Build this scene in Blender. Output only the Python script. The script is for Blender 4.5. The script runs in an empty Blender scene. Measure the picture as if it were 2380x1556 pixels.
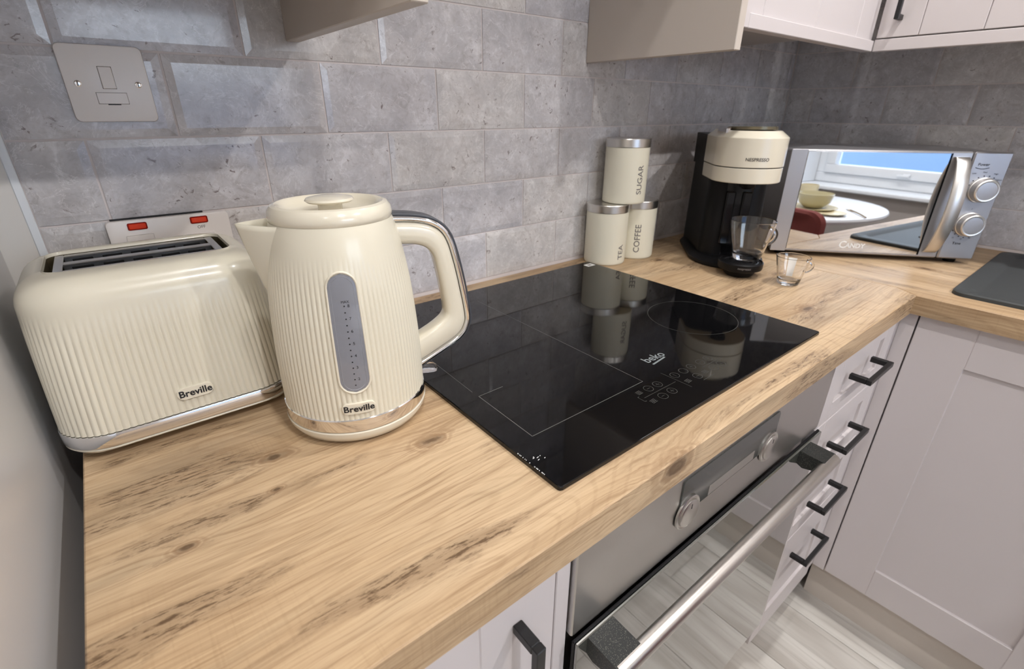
import bpy, bmesh, math, random
from mathutils import Vector, Matrix
random.seed(7)
S = bpy.context.scene
COL = S.collection
PI = math.pi
ZC = 0.9                      # worktop height above the floor; coordinates below are measured from the worktop

# ------------------------------------------------------------------ camera
def make_camera():
    f = 1139.928; yaw = .6769; pitch = .4294; roll = .0037
    cy, sy, cp, sp = math.cos(yaw), math.sin(yaw), math.cos(pitch), math.sin(pitch)
    fwd = Vector((sy*cp, cy*cp, -sp)); right = Vector((cy, -sy, 0)); up = right.cross(fwd)
    c, s = math.cos(roll), math.sin(roll)
    r = c*right + s*up; u = -s*right + c*up
    cam = bpy.data.cameras.new('camera'); o = bpy.data.objects.new('camera', cam); COL.objects.link(o)
    m = Matrix((r, u, -fwd)).transposed().to_4x4()
    m.translation = Vector((-.0928, -.8082, .3288 + ZC)); o.matrix_world = m
    cam.sensor_fit = 'HORIZONTAL'; cam.sensor_width = 36; cam.lens = f/2380*36
    cam.clip_start = .01; cam.clip_end = 60
    cam.dof.use_dof = True; cam.dof.focus_distance = .6; cam.dof.aperture_fstop = 7
    S.camera = o
make_camera()

# ------------------------------------------------------------------ world, exposure, daylight
SKY = 10.5; LAMP = 15.0; EXPOSURE = -0.50
w = bpy.data.worlds.new('world'); S.world = w; w.use_nodes = True
bg = w.node_tree.nodes['Background']; bg.inputs[0].default_value = (.72, .85, 1, 1); bg.inputs[1].default_value = SKY
S.view_settings.view_transform = 'Standard'; S.view_settings.look = 'None'
S.view_settings.exposure = EXPOSURE; S.view_settings.gamma = 1; S.view_settings.use_curve_mapping = False
pl = bpy.data.lights.new('window_portal', 'AREA'); pl.shape = 'RECTANGLE'; pl.size = 1.25; pl.size_y = 1.1
pl.cycles.is_portal = True
po = bpy.data.objects.new('window_portal', pl); COL.objects.link(po); po.location = (.44, -2.77, ZC + .42); po.rotation_euler = (PI/2, 0, 0)
LAMPS = [(.12, -.74), (1.06, -.74), (.12, -1.75), (1.06, -1.75), (-.85, -.95), (-.85, -1.9)]
CEIL = 1.5

# ------------------------------------------------------------------ node helpers
def srgb(r, g, b):
    f = lambda c: (c/255/12.92 if c <= 10 else ((c/255 + .055)/1.055)**2.4)
    return (f(r), f(g), f(b), 1)
MATS = {}
def P(name, col, rough=.4, metal=0, coat=0, spec=.5, trans=0, ior=1.45, emit=None, estr=0, coatr=.05):
    m = bpy.data.materials.new(name); m.use_nodes = True
    b = m.node_tree.nodes['Principled BSDF']
    b.inputs['Base Color'].default_value = col; b.inputs['Roughness'].default_value = rough
    b.inputs['Metallic'].default_value = metal; b.inputs['Coat Weight'].default_value = coat
    b.inputs['Coat Roughness'].default_value = coatr
    b.inputs['Specular IOR Level'].default_value = spec; b.inputs['Transmission Weight'].default_value = trans
    b.inputs['IOR'].default_value = ior
    if emit: b.inputs['Emission Color'].default_value = emit; b.inputs['Emission Strength'].default_value = estr
    MATS[name] = m
    return m
class N:
    """tiny node-graph writer"""
    def __init__(s, m): s.t = m.node_tree; s.b = s.t.nodes['Principled BSDF']
    def put(s, sock, v):
        if hasattr(v, 'is_linked') or isinstance(v, bpy.types.NodeSocket): s.t.links.new(v, sock)
        else: sock.default_value = v
    def math(s, op, a, b=0.0, c=None, clamp=False):
        n = s.t.nodes.new('ShaderNodeMath'); n.operation = op; n.use_clamp = clamp
        s.put(n.inputs[0], a); s.put(n.inputs[1], b)
        if c is not None: s.put(n.inputs[2], c)
        return n.outputs[0]
    def xyz(s, v):
        n = s.t.nodes.new('ShaderNodeSeparateXYZ'); s.put(n.inputs[0], v); return n.outputs
    def comb(s, x, y, z=0.0):
        n = s.t.nodes.new('ShaderNodeCombineXYZ'); s.put(n.inputs[0], x); s.put(n.inputs[1], y); s.put(n.inputs[2], z); return n.outputs[0]
    def coord(s, k='Object'): return s.t.nodes.new('ShaderNodeTexCoord').outputs[k]
    def noise(s, v, scale=1, detail=4, rough=.5, dist=0, col=False):
        n = s.t.nodes.new('ShaderNodeTexNoise'); s.put(n.inputs['Vector'], v); n.inputs['Scale'].default_value = scale
        n.inputs['Detail'].default_value = detail; n.inputs['Roughness'].default_value = rough; n.inputs['Distortion'].default_value = dist
        return n.outputs['Color' if col else 'Fac']
    def vor(s, v, scale=1, feat='F1'):
        n = s.t.nodes.new('ShaderNodeTexVoronoi'); n.feature = feat; s.put(n.inputs['Vector'], v); n.inputs['Scale'].default_value = scale
        return n.outputs['Distance']
    def ss(s, v, a, b):
        n = s.t.nodes.new('ShaderNodeMapRange'); n.interpolation_type = 'SMOOTHSTEP'; s.put(n.inputs[0], v)
        n.inputs[1].default_value = a; n.inputs[2].default_value = b; return n.outputs[0]
    def mix(s, f, a, b, mode='MIX'):
        n = s.t.nodes.new('ShaderNodeMix'); n.data_type = 'RGBA'; n.blend_type = mode
        s.put(n.inputs[0], f); s.put(n.inputs[6], a); s.put(n.inputs[7], b); return n.outputs[2]
    def vmath(s, op, a, b):
        n = s.t.nodes.new('ShaderNodeVectorMath'); n.operation = op; s.put(n.inputs[0], a); s.put(n.inputs[1], b); return n.outputs[0]
    def rand(s): return s.t.nodes.new('ShaderNodeObjectInfo').outputs['Random']
    def col(s, v): s.put(s.b.inputs['Base Color'], v)
    def rough(s, v): s.put(s.b.inputs['Roughness'], v)
    def bump(s, h, strength=.2, dist=.001):
        n = s.t.nodes.new('ShaderNodeBump'); n.inputs['Strength'].default_value = strength; n.inputs['Distance'].default_value = dist
        s.put(n.inputs['Height'], h); s.t.links.new(n.outputs[0], s.b.inputs['Normal'])

# ------------------------------------------------------------------ materials
def wood_material(name, axis, knots, worn=()):
    m = P(name, srgb(205, 165, 115), .42, spec=.4); n = N(m)
    x, y, z = n.xyz(n.coord())
    if axis == 'x': u = x; v = n.math('ADD', y, z)
    else: u = y; v = n.math('ADD', x, z)
    warp = n.noise(n.comb(n.math('MULTIPLY', u, 3.0), n.math('MULTIPLY', v, 7.0)), 1, 3)
    v1 = n.math('ADD', v, n.math('MULTIPLY', n.math('SUBTRACT', warp, .5), .035))
    kdark = None; kring = None
    for (ku, kv, r) in knots:
        du = n.math('SUBTRACT', u, ku); dv = n.math('SUBTRACT', v, kv)
        jit = n.math('MULTIPLY', n.math('SUBTRACT', n.noise(n.comb(u, v), 60, 3), .5), r*1.2)
        d = n.math('SQRT', n.math('ADD', n.math('POWER', n.math('MULTIPLY', du, .55), 2), n.math('POWER', dv, 2)))
        d = n.math('ADD', d, jit)
        fall = n.math('POWER', 2.718, n.math('MULTIPLY', n.math('POWER', n.math('DIVIDE', d, r*3.0), 2), -1))
        v1 = n.math('ADD', v1, n.math('MULTIPLY', n.math('MULTIPLY', fall, n.math('SIGN', dv)), r*1.0))
        core = n.math('SUBTRACT', 1, n.ss(d, r*.25, r*.95))
        ring = n.math('MULTIPLY', n.math('SUBTRACT', 1, n.ss(d, r*.6, r*2.2)), n.math('ABSOLUTE', n.math('SINE', n.math('MULTIPLY', d, 5.5/r))))
        kdark = core if kdark is None else n.math('MAXIMUM', kdark, core)
        kring = ring if kring is None else n.math('MAXIMUM', kring, ring)
    fine = n.noise(n.comb(n.math('MULTIPLY', u, 9), n.math('MULTIPLY', v1, 330)), 1, 5, .6)
    med = n.noise(n.comb(n.math('MULTIPLY', u, 2.2), n.math('MULTIPLY', v1, 55)), 1, 4, .55)
    big = n.noise(n.comb(n.math('MULTIPLY', u, 2.0), n.math('MULTIPLY', v1, 11)), 1, 3)
    cat = n.noise(n.comb(n.math('MULTIPLY', u, 1.1), n.math('MULTIPLY', v1, 6.5)), 1, 1)
    cont = n.math('SINE', n.math('MULTIPLY', cat, 260))
    line = n.ss(cont, .55, 1.0)
    c = n.mix(n.ss(big, .35, .68), srgb(202, 176, 143), srgb(182, 154, 120))
    c = n.mix(n.math('MULTIPLY', n.ss(med, .42, .72), .6), c, srgb(156, 129, 99))
    c = n.mix(n.math('MULTIPLY', n.ss(n.noise(n.comb(n.math('MULTIPLY', u, 3), n.math('MULTIPLY', v1, 20)), 1, 3), .52, .72), .5), c, srgb(150, 132, 107))
    c = n.mix(n.math('MULTIPLY', line, .16), c, srgb(138, 110, 80))
    c = n.mix(n.math('MULTIPLY', n.ss(fine, .48, .72), .6), c, srgb(134, 103, 72))
    c = n.mix(n.math('MULTIPLY', n.ss(fine, .5, .28), .35), c, srgb(218, 192, 155))
    pore = n.ss(n.noise(n.comb(n.math('MULTIPLY', u, 22), n.math('MULTIPLY', v1, 1100)), 1, 3, .6), .58, .7)
    c = n.mix(n.math('MULTIPLY', pore, .38), c, srgb(122, 93, 64))
    saw = n.noise(n.comb(n.math('MULTIPLY', u, 420), n.math('MULTIPLY', v, 14)), 1, 2)
    c = n.mix(n.math('MULTIPLY', n.math('MULTIPLY', n.ss(saw, .5, .7), n.ss(big, .5, .62)), .16), c, srgb(140, 112, 82))
    # worn, cracked patches
    pn = n.noise(n.comb(n.math('MULTIPLY', u, 4.0), n.math('MULTIPLY', v1, 17)), 1, 3)
    for (u0, v0, su, sv, am) in worn:
        g = n.math('POWER', 2.718, n.math('MULTIPLY', n.math('ADD', n.math('POWER', n.math('DIVIDE', n.math('SUBTRACT', u, u0), su), 2), n.math('POWER', n.math('DIVIDE', n.math('SUBTRACT', v1, v0), sv), 2)), -1))
        pn = n.math('ADD', pn, n.math('MULTIPLY', g, am))
    patch = n.ss(pn, .55, .68)
    crack = n.ss(n.noise(n.comb(n.math('MULTIPLY', u, 42), n.math('MULTIPLY', v1, 260)), 1, 6, .75), .49, .60)
    c = n.mix(n.math('MULTIPLY', patch, .45), c, srgb(142, 119, 94))
    c = n.mix(n.math('MULTIPLY', n.math('MULTIPLY', patch, crack), .85), c, srgb(84, 62, 42))
    # long dark splits
    sp = n.ss(n.noise(n.comb(n.math('MULTIPLY', u, 3.5), n.math('MULTIPLY', v1, 120)), 1, 3, .6), .66, .74)
    c = n.mix(n.math('MULTIPLY', sp, .6), c, srgb(110, 80, 52))
    if knots:
        c = n.mix(n.math('MULTIPLY', kring, .55), c, srgb(120, 86, 56))
        c = n.mix(n.math('MULTIPLY', kdark, .8), c, srgb(86, 66, 48))
    n.col(c)
    n.rough(n.math('ADD', .38, n.math('MULTIPLY', fine, .15)))
    n.bump(n.math('ADD', fine, n.math('MULTIPLY', crack, n.math('MULTIPLY', patch, -1.5))), .12, .001)
    return m

def stone_material(name):
    m = P(name, srgb(165, 160, 158), .16, spec=.5, coat=.25, coatr=.08); n = N(m)
    r = n.rand()
    off = n.comb(n.math('MULTIPLY', r, 37), n.math('MULTIPLY', r, 91.7), n.math('MULTIPLY', r, 13.3))
    p = n.vmath('ADD', n.coord(), off)
    wv = n.vmath('ADD', p, n.vmath('MULTIPLY', n.noise(p, 40, 3, .6, 0, True), (.022, .022, .022)))
    vt = n.t.nodes.new('ShaderNodeTexVoronoi'); n.put(vt.inputs['Vector'], wv); vt.inputs['Scale'].default_value = 62
    cell = n.xyz(vt.outputs['Color'])[0]
    vt2 = n.t.nodes.new('ShaderNodeTexVoronoi'); n.put(vt2.inputs['Vector'], wv); vt2.inputs['Scale'].default_value = 24
    cell2 = n.xyz(vt2.outputs['Color'])[1]
    big = n.noise(p, 10, 5, .62, 1.2); mid = n.noise(p, 42, 7, .72, .9); fl = n.noise(p, 210, 3, .6)
    c = n.mix(n.ss(big, .3, .7), srgb(192, 190, 190), srgb(232, 230, 229))
    c = n.mix(n.math('MULTIPLY', cell2, .30), c, srgb(188, 184, 182))
    c = n.mix(n.math('MULTIPLY', n.math('MULTIPLY', cell, n.ss(big, .4, .62)), .34), c, srgb(168, 161, 157))
    c = n.mix(n.math('MULTIPLY', n.ss(mid, .5, .74), .62), c, srgb(160, 153, 149))
    c = n.mix(n.math('MULTIPLY', n.ss(mid, .45, .28), .6), c, srgb(242, 241, 240))
    veins = n.math('SUBTRACT', 1, n.ss(n.math('ABSOLUTE', n.math('SUBTRACT', n.noise(p, 16, 5, .6, 2.0), .5)), .0, .014))
    c = n.mix(n.math('MULTIPLY', veins, .35), c, srgb(246, 244, 242))
    fleck = n.math('MULTIPLY', n.ss(n.noise(p, 95, 4, .62, .8), .62, .69), n.ss(big, .42, .56))
    c = n.mix(n.math('MULTIPLY', fleck, .8), c, srgb(112, 96, 92))
    c = n.mix(n.math('MULTIPLY', n.ss(fl, .45, .7), .22), c, srgb(172, 166, 163))
    tint = n.mix(n.math('MULTIPLY', r, 1.0), srgb(255, 253, 251), srgb(244, 244, 250))
    n.col(n.mix(1.0, c, tint, 'MULTIPLY'))
    n.rough(n.math('ADD', .12, n.math('MULTIPLY', mid, .16)))
    n.bump(mid, .06, .001)
    return m

def plank_material():
    m = P('floor_plank', srgb(190, 184, 176), .45); n = N(m); r = n.rand()
    x, y, z = n.xyz(n.coord())
    x = n.math('ADD', x, n.math('MULTIPLY', r, 60)); 
    g = n.noise(n.comb(n.math('MULTIPLY', x, 4), n.math('MULTIPLY', y, 90)), 1, 5, .6)
    b = n.noise(n.comb(n.math('MULTIPLY', x, 2), n.math('MULTIPLY', y, 14)), 1, 3)
    c = n.mix(n.ss(b, .35, .65), srgb(206, 202, 196), srgb(178, 172, 165))
    c = n.mix(n.math('MULTIPLY', n.ss(g, .48, .72), .5), c, srgb(150, 144, 137))
    n.col(c); return m

def brushed(name, col, rough, axis='x'):
    m = P(name, col, rough, 1); n = N(m); x, y, z = n.xyz(n.coord())
    v = n.comb(n.math('MULTIPLY', x, 6), n.math('MULTIPLY', y, 6), n.math('MULTIPLY', z, 900)) if axis == 'x' else n.comb(n.math('MULTIPLY', x, 900), n.math('MULTIPLY', y, 900), n.math('MULTIPLY', z, 6))
    g = n.noise(v, 1, 3)
    n.rough(n.math('ADD', rough - .02, n.math('MULTIPLY', g, .04))); return m

KN = [(-.0273, -.335, .0085), (.1126, -.4107, .010), (-.1162, -.4116, .0055), (-.0398, -.3859, .0035), (.8512, -.4939, .012), (.9048, -.1302, .010), (.301, -.6086, .016), (1.02, -.36, .009)]
WORN = [(-.14, -.305, .07, .016, .20), (.06, -.552, .26, .014, .17), (.30, -.578, .18, .008, .16), (-.15, -.47, .08, .010, .18), (.95, -.570, .12, .014, .2), (.93, -.33, .08, .03, .10), (-.10, -.245, .1, .01, .14), (.55, -.585, .2, .005, .14)]
WOOD_X = wood_material('oak_laminate_along_x', 'x', KN, WORN)
WOOD_Y = wood_material('oak_laminate_along_y', 'y', [(-.5531, 1.3302, .012), (-.30, 1.20, .010)])
STONE = stone_material('grey_marbled_tile')
PLANK = plank_material()
CREAM = P('cream_enamel', srgb(218, 212, 194), .27, coat=.25, coatr=.08)
CREAM2 = P('cream_plastic', srgb(220, 213, 195), .2, coat=.6, coatr=.05)
CANM = P('cream_satin', srgb(224, 219, 200), .45)
CHROME = P('chrome', (.86, .86, .87, 1), .07, 1)
STEEL = brushed('stainless_steel', (.56, .54, .52, 1), .34)
STEELV = P('satin_steel', (.66, .64, .61, 1), .3, 1)
SATIN = P('satin_silver', (.72, .70, .68, 1), .36, 1)
SLOTST = P('slot_steel', (.55, .55, .56, 1), .28, 1)
SLOTWALL = P('slot_wall_steel', (.42, .42, .43, 1), .3, 1)
SILVER = P('silver_paint', srgb(176, 175, 178), .34, .75)
MIRROR = P('mirror_door_glass', (.66, .67, .69, 1), .012, 1)
BLACKGLASS = P('black_ceramic_glass', (.0035, .0035, .004, 1), .04, spec=.48)
OVENGLASS = P('smoked_oven_glass', (.055, .06, .052, 1), .05, spec=1.0, coat=1.0, coatr=.03, ior=1.75)
DARKGLASS = P('dark_display_glass', (.05, .052, .05, 1), .08, spec=.8)
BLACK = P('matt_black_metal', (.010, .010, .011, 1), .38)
BLACKPL = P('black_plastic', (.006, .006, .007, 1), .42, spec=.22)
BLACKGL = P('black_gloss_plastic', (.005, .005, .006, 1), .15, spec=.3)
GREYPL = P('dark_grey_rubber', srgb(70, 72, 78), .4)
CAB = P('cabinet_painted_pale_grey', srgb(207, 200, 200), .38)
CABIN = P('cabinet_carcass', srgb(196, 186, 178), .5)
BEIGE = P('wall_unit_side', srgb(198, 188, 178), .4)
PANELW = P('tall_unit_gloss_white', srgb(208, 207, 207), .25)
WHITEPL = P('white_switch_plastic', srgb(234, 228, 224), .3)
RED = P('red_neon_lens', srgb(200, 60, 35), .25, emit=srgb(220, 60, 30), estr=.15)
REDD = P('red_neon_surround', srgb(150, 30, 18), .3)
INK = P('black_ink', (.012, .012, .014, 1), .5)
GREYINK = P('grey_ink', srgb(108, 103, 100), .5)
DARKINK = P('dark_grey_ink', srgb(62, 56, 54), .4)
LIGHTINK = P('pale_grey_print', srgb(122, 128, 130), .5)
DIMINK = P('dim_grey_print', srgb(62, 63, 61), .5)
WHITEINK = P('white_print', srgb(232, 232, 230), .5)
WATERWIN = P('smoked_water_window', srgb(128, 130, 138), .12, coat=.4)
GLASS = P('clear_glass', (1, 1, 1, 1), .0, trans=1, ior=1.47)
CLEARPL = P('clear_plastic', (.97, .97, .98, 1), .04, trans=1, ior=1.4)
GROUT = P('grout', srgb(216, 207, 204), .7)
PAINT = P('white_wall_paint', srgb(222, 218, 212), .6)
PAINTG = P('grey_wall_paint', srgb(172, 165, 160), .6)
CEILM = P('ceiling_paint', srgb(238, 236, 232), .7)
UPVC = P('white_upvc', srgb(232, 236, 240), .3)
SINKM = P('dark_composite_sink', srgb(62, 65, 66), .52, spec=.3)
SPARK = P('speckled_black_bracket', (.012, .014, .014, 1), .35)
def _sp():
    n = N(SPARK); v = n.vor(n.coord(), 900); f = n.math('SUBTRACT', 1, n.ss(v, .1, .2)); n.col(n.mix(f, (.012, .014, .014, 1), (.5, .48, .4, 1)))
_sp()
TABLEW = P('white_table_top', srgb(216, 217, 219), .4)
VELVET = P('dusky_red_velvet', srgb(116, 52, 46), .8)
OLIVE = P('pale_olive_glaze', srgb(190, 182, 148), .2)
STONEW = P('cream_stoneware', srgb(214, 202, 166), .3)
BRASS = P('brass', (.42, .28, .12, 1), .3, 1)
OUTW = P('blue_garden_wall', srgb(122, 148, 184), .8)
OUTG = P('paving', srgb(120, 134, 152), .9)
EMIT = P('lamp_lens', (1, 1, 1, 1), .5, emit=(1, .93, .82, 1), estr=14)
PAPER = P('white_sticker', srgb(226, 226, 222), .6)
FROST = P('frosted_label', srgb(232, 230, 226), .6)
PLINTHM = P('plinth_board', srgb(206, 197, 188), .3)
HOODM = P('hood_steel', (.55, .55, .54, 1), .3, 1)

# ------------------------------------------------------------------ geometry helpers
def BM(): return bmesh.new()
def box(bm, x0, y0, z0, x1, y1, z1, bev=0, seg=1):
    g = bmesh.ops.create_cube(bm, size=1)
    vs = g['verts']
    for v in vs: v.co = Vector(((x0 + x1)/2 + v.co.x*(x1 - x0), (y0 + y1)/2 + v.co.y*(y1 - y0), (z0 + z1)/2 + v.co.z*(z1 - z0)))
    if bev:
        es = list({e for v in vs for e in v.link_edges})
        bmesh.ops.bevel(bm, geom=es, offset=bev, segments=seg, profile=.6, affect='EDGES')
    return bm
def rings(bm, R, cap0=False, cap1=False, closed=True):
    """join successive vertex rings with quads"""
    V = [[bm.verts.new(p) for p in r] for r in R]
    n = len(V[0])
    for a, b in zip(V, V[1:]):
        for i in range(n if closed else n - 1):
            j = (i + 1) % n
            try: bm.faces.new((a[i], a[j], b[j], b[i]))
            except ValueError: pass
    if cap0: bm.faces.new(V[0][::-1])
    if cap1: bm.faces.new(V[-1])
    return V
def lathe(bm, prof, n=48, cx=0, cy=0, cap0=True, cap1=True):
    R = [[Vector((cx + r*math.cos(2*PI*i/n), cy + r*math.sin(2*PI*i/n), z)) for i in range(n)] for r, z in prof]
    rings(bm, R, cap0, cap1); return bm
def prism(bm, pts, z0, z1):
    rings(bm, [[Vector((x, y, z0)) for x, y in pts], [Vector((x, y, z1)) for x, y in pts]], True, True); return bm
def rrect(a, b, c, k=8):
    """rounded rectangle outline (counter-clockwise)"""
    out = []
    for qx, qy, a0 in ((1, 1, 0), (-1, 1, 1), (-1, -1, 2), (1, -1, 3)):
        for i in range(k + 1):
            t = (a0 + i/k)*PI/2; out.append((qx*(a - c) + c*math.cos(t), qy*(b - c) + c*math.sin(t)))
    return out
def tube(bm, path, r, n=12, caps=True, flat=None):
    """sweep a circle (or ellipse) along a 3-D path"""
    R = []; up = Vector((0, 0, 1)); prev = None
    for i, p in enumerate(path):
        t = (path[min(i + 1, len(path) - 1)] - path[max(i - 1, 0)]).normalized()
        s = prev if prev is not None else (up if abs(t.z) < .9 else Vector((1, 0, 0)))
        a = (s - t*s.dot(t)).normalized(); b = t.cross(a); prev = a
        R.append([p + a*(r*math.cos(2*PI*k/n)) + b*(r*math.sin(2*PI*k/n)) for k in range(n)])
    rings(bm, R, caps, caps); return bm
def link(name, data, parent=None, loc=None, rot=None):
    o = bpy.data.objects.new(name, data); COL.objects.link(o)
    if parent: o.parent = parent
    if loc is not None: o.location = loc
    if rot is not None: o.rotation_euler = rot
    return o
def mesh(name, bm, mat, smooth=True, ang=35):
    bmesh.ops.recalc_face_normals(bm, faces=bm.faces[:])
    me = bpy.data.meshes.new(name); bm.to_mesh(me); bm.free()
    me.materials.append(mat)
    if smooth:
        me.polygons.foreach_set('use_smooth', [True]*len(me.polygons)); me.set_sharp_from_angle(angle=math.radians(ang))
    return me
def part(name, bm, mat, parent, loc=None, rot=None, smooth=True, ang=35, label=None, kind=None):
    o = link(name, mesh(name, bm, mat, smooth, ang), parent, loc, rot)
    if label: o['label'] = label
    if kind: o['kind'] = kind
    return o
def tag(o, label, cat, group=None):
    o['label'] = label; o['category'] = cat
    if group: o['group'] = group
    return o
def thing(name, label, cat, loc=(0, 0, 0), rz=0, group=None):
    o = link(name, None, None, (loc[0], loc[1], loc[2] + ZC), (0, 0, rz)); o.empty_display_size = .05
    return tag(o, label, cat, group)
def solo(name, bm, mat, label, cat, loc=(0, 0, 0), rz=0, group=None, **k):
    o = part(name, bm, mat, None, (loc[0], loc[1], loc[2] + ZC), (0, 0, rz), **k); return tag(o, label, cat, group)
def struct(name, bm, mat, label=None, **k):
    o = part(name, bm, mat, None, (0, 0, ZC), **k); o['kind'] = 'structure'
    if label: o['label'] = label
    return o
def text_bm(s, size, extrude=.0004, offset=0, align='CENTER', space=1.0, shear=0):
    """lettering as a bmesh lying in the XY plane"""
    c = bpy.data.curves.new('t', 'FONT'); c.body = s; c.size = size; c.align_x = align; c.align_y = 'CENTER'
    c.extrude = extrude; c.offset = offset; c.space_character = space; c.shear = shear; c.resolution_u = 3
    o = bpy.data.objects.new('t', c); COL.objects.link(o)
    dg = bpy.context.evaluated_depsgraph_get(); me = bpy.data.meshes.new_from_object(o.evaluated_get(dg))
    bm = BM(); bm.from_mesh(me)
    bpy.data.objects.remove(o); bpy.data.curves.remove(c); bpy.data.meshes.remove(me)
    return bm
def dense(bm, L=.0022):
    """cut lettering finely so that it can follow a curved surface"""
    for _ in range(4):
        bmesh.ops.triangulate(bm, faces=bm.faces[:])
        es = [e for e in bm.edges if e.calc_length() > L]
        if not es: break
        bmesh.ops.subdivide_edges(bm, edges=es, cuts=1)
    bmesh.ops.triangulate(bm, faces=bm.faces[:])
    return bm
def stand(bm):
    """turn flat lettering (XY) upright so that it faces -Y"""
    for v in bm.verts: v.co = Vector((v.co.x, -v.co.z, v.co.y))
    return bm
def move(bm, d):
    d = Vector(d)
    for v in bm.verts: v.co += d
    return bm
def wrap(bm, rad, ang0):
    """bend upright lettering (x right, z up, facing -y) around a vertical cylinder; ang0 = centre angle"""
    for v in bm.verts:
        a = ang0 + v.co.x/rad(v.co.z); r = rad(v.co.z) - v.co.y
        v.co = Vector((r*math.cos(a), r*math.sin(a), v.co.z))
    return bm

# ================================================================== STRUCTURE
XR = 1.685          # right tiled wall
b = BM(); box(b, -1.72, .0026, -.9, XR + .12, .12, CEIL); WB = struct('wall_back', b, GROUT, 'tiled wall behind the worktop')
b = BM(); box(b, XR + .0026, -2.77, -.9, XR + .12, .0026, CEIL); WR = struct('wall_right', b, GROUT, 'tiled wall behind the microwave')
b = BM(); box(b, -1.72, -2.77, -.9, -1.6, .004, CEIL); struct('wall_left', b, PAINT)
WX0, WX1, WZ0, WZ1 = -.18, 1.06, -.14, .98
b = BM()
box(b, -1.6, -2.77, -.9, WX0, -2.55, CEIL); box(b, WX1, -2.77, -.9, XR + .004, -2.55, CEIL)
box(b, WX0, -2.77, -.9, WX1, -2.55, WZ0); box(b, WX0, -2.77, WZ1, WX1, -2.55, CEIL)
struct('wall_front', b, PAINTG, 'plain wall with the window')
b = BM(); box(b, -1.72, -2.77, CEIL, XR + .12, .12, CEIL + .1); struct('ceiling', b, CEILM)
b = BM(); box(b, -1.72, -2.77, -.98, XR + .12, .12, -.906); FL = struct('floor', b, GROUT, 'grey wood plank floor')
# floor planks run along Y
pw, plen = .178, 1.25
pm = BM(); box(pm, -plen/2 + .0006, -pw/2 + .0006, -.006, plen/2 - .0006, pw/2 - .0006, 0, .0008, 1); PM = mesh('plank', pm, PLANK)
i = 0; xx = -1.6
while xx < XR:
    yy = -2.55 - (i % 3)*.41
    while yy < .0:
        y0, y1 = max(yy, -2.55), min(yy + plen, 0)
        if y1 - y0 > .05:
            if y1 - y0 > plen - .01: me = PM
            else:
                q = BM(); L = y1 - y0; box(q, -L/2 + .0006, -pw/2 + .0006, -.006, L/2 - .0006, pw/2 - .0006, 0, .0008, 1); me = mesh('plank', q, PLANK)
            link('plank', me, FL, (xx + pw/2, (y0 + y1)/2, -.9), (0, 0, PI/2))
        yy += plen
    xx += pw; i += 1

# tiles ------------------------------------------------------------
def tile_mesh(w, h):
    bm = BM(); g = .0014; bv = .0105
    o = [(-w/2 + g, -h/2 + g), (w/2 - g, -h/2 + g), (w/2 - g, h/2 - g), (-w/2 + g, h/2 - g)]
    bx = min(bv, w*.3); bz = min(bv, h*.3)
    k = [(-w/2 + bx, -h/2 + bz), (w/2 - bx, -h/2 + bz), (w/2 - bx, h/2 - bz), (-w/2 + bx, h/2 - bz)]
    rings(bm, [[Vector((x, .006, z)) for x, z in o], [Vector((x, .0016, z)) for x, z in o], [Vector((x, .0012, z)) for x, z in o], [Vector((x, 0, z)) for x, z in k]], False, True)
    return mesh('tile', bm, STONE, smooth=False)
TP, TH, ZA = .1952, .0965, .3918
cache = {}
def lay(parent, a0, a1, off, rows, place):
    for r in rows:
        z0 = ZA + r*TH; z1 = z0 + TH
        z0 = max(z0, .0015)
        o = off + (TP/2 if r % 2 == 0 else 0)
        k = math.floor((a0 - o)/TP)
        while o + k*TP < a1:
            s, e = max(o + k*TP, a0), min(o + (k + 1)*TP, a1); k += 1
            if e - s < .012: continue
            key = (round(e - s, 4), round(z1 - z0, 4))
            if key not in cache: cache[key] = tile_mesh(*key)
            place(cache[key], (s + e)/2, (z0 + z1)/2)
lay(WB, -.168, XR, 0, range(-4, 3), lambda me, a, z: link('tile', me, WB, (a, 0, z)))
lay(WR, 0, 1.62, .0752 - TP + .001, range(-4, 3), lambda me, a, z: link('tile', me, WR, (XR, -a, z), (0, 0, -PI/2)))
b = BM(); box(b, -.176, -.0015, .0, -.168, .006, .70, .0008, 1); struct('trim_1', b, UPVC, 'white edge trim at the end of the tiles')
b = BM(); box(b, -.60, .0, -.9, -.176, .006, CEIL); struct('trim_2', b, PAINT, 'plain white strip of wall beside the tiles')

# window -----------------------------------------------------------
win = link('window_1', None, None, (0, 0, ZC)); win['kind'] = 'structure'; win['label'] = 'white framed casement window opposite the worktop'
FY = -2.735
b = BM()
for x0, z0, x1, z1 in ((WX0, WZ0 + .03, WX1, WZ0 + .09), (WX0, WZ1 - .06, WX1, WZ1), (WX0, WZ0 + .09, WX0 + .06, WZ1 - .06), (WX1 - .06, WZ0 + .09, WX1, WZ1 - .06)):
    box(b, x0, FY - .03, z0, x1, FY + .03, z1, .004, 1)
part('window_frame', b, UPVC, win)
sx0, sx1, sz0, sz1 = WX0 + .062, WX1 - .062, WZ0 + .092, WZ1 - .062
b = BM()
for x0, z0, x1, z1 in ((sx0, sz0, sx1, sz0 + .055), (sx0, sz1 - .055, sx1, sz1), (sx0, sz0 + .055, sx0 + .06, sz1 - .055), (sx1 - .06, sz0 + .055, sx1, sz1 - .055)):
    box(b, x0, FY - .025, z0, x1, FY + .045, z1, .006, 2)
part('sash', b, UPVC, win)
b = BM(); box(b, sx0 + .055, FY - .004, sz0 + .05, sx1 - .055, FY + .004, sz1 - .05); part('pane', b, GLASS, win, smooth=False)
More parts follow.
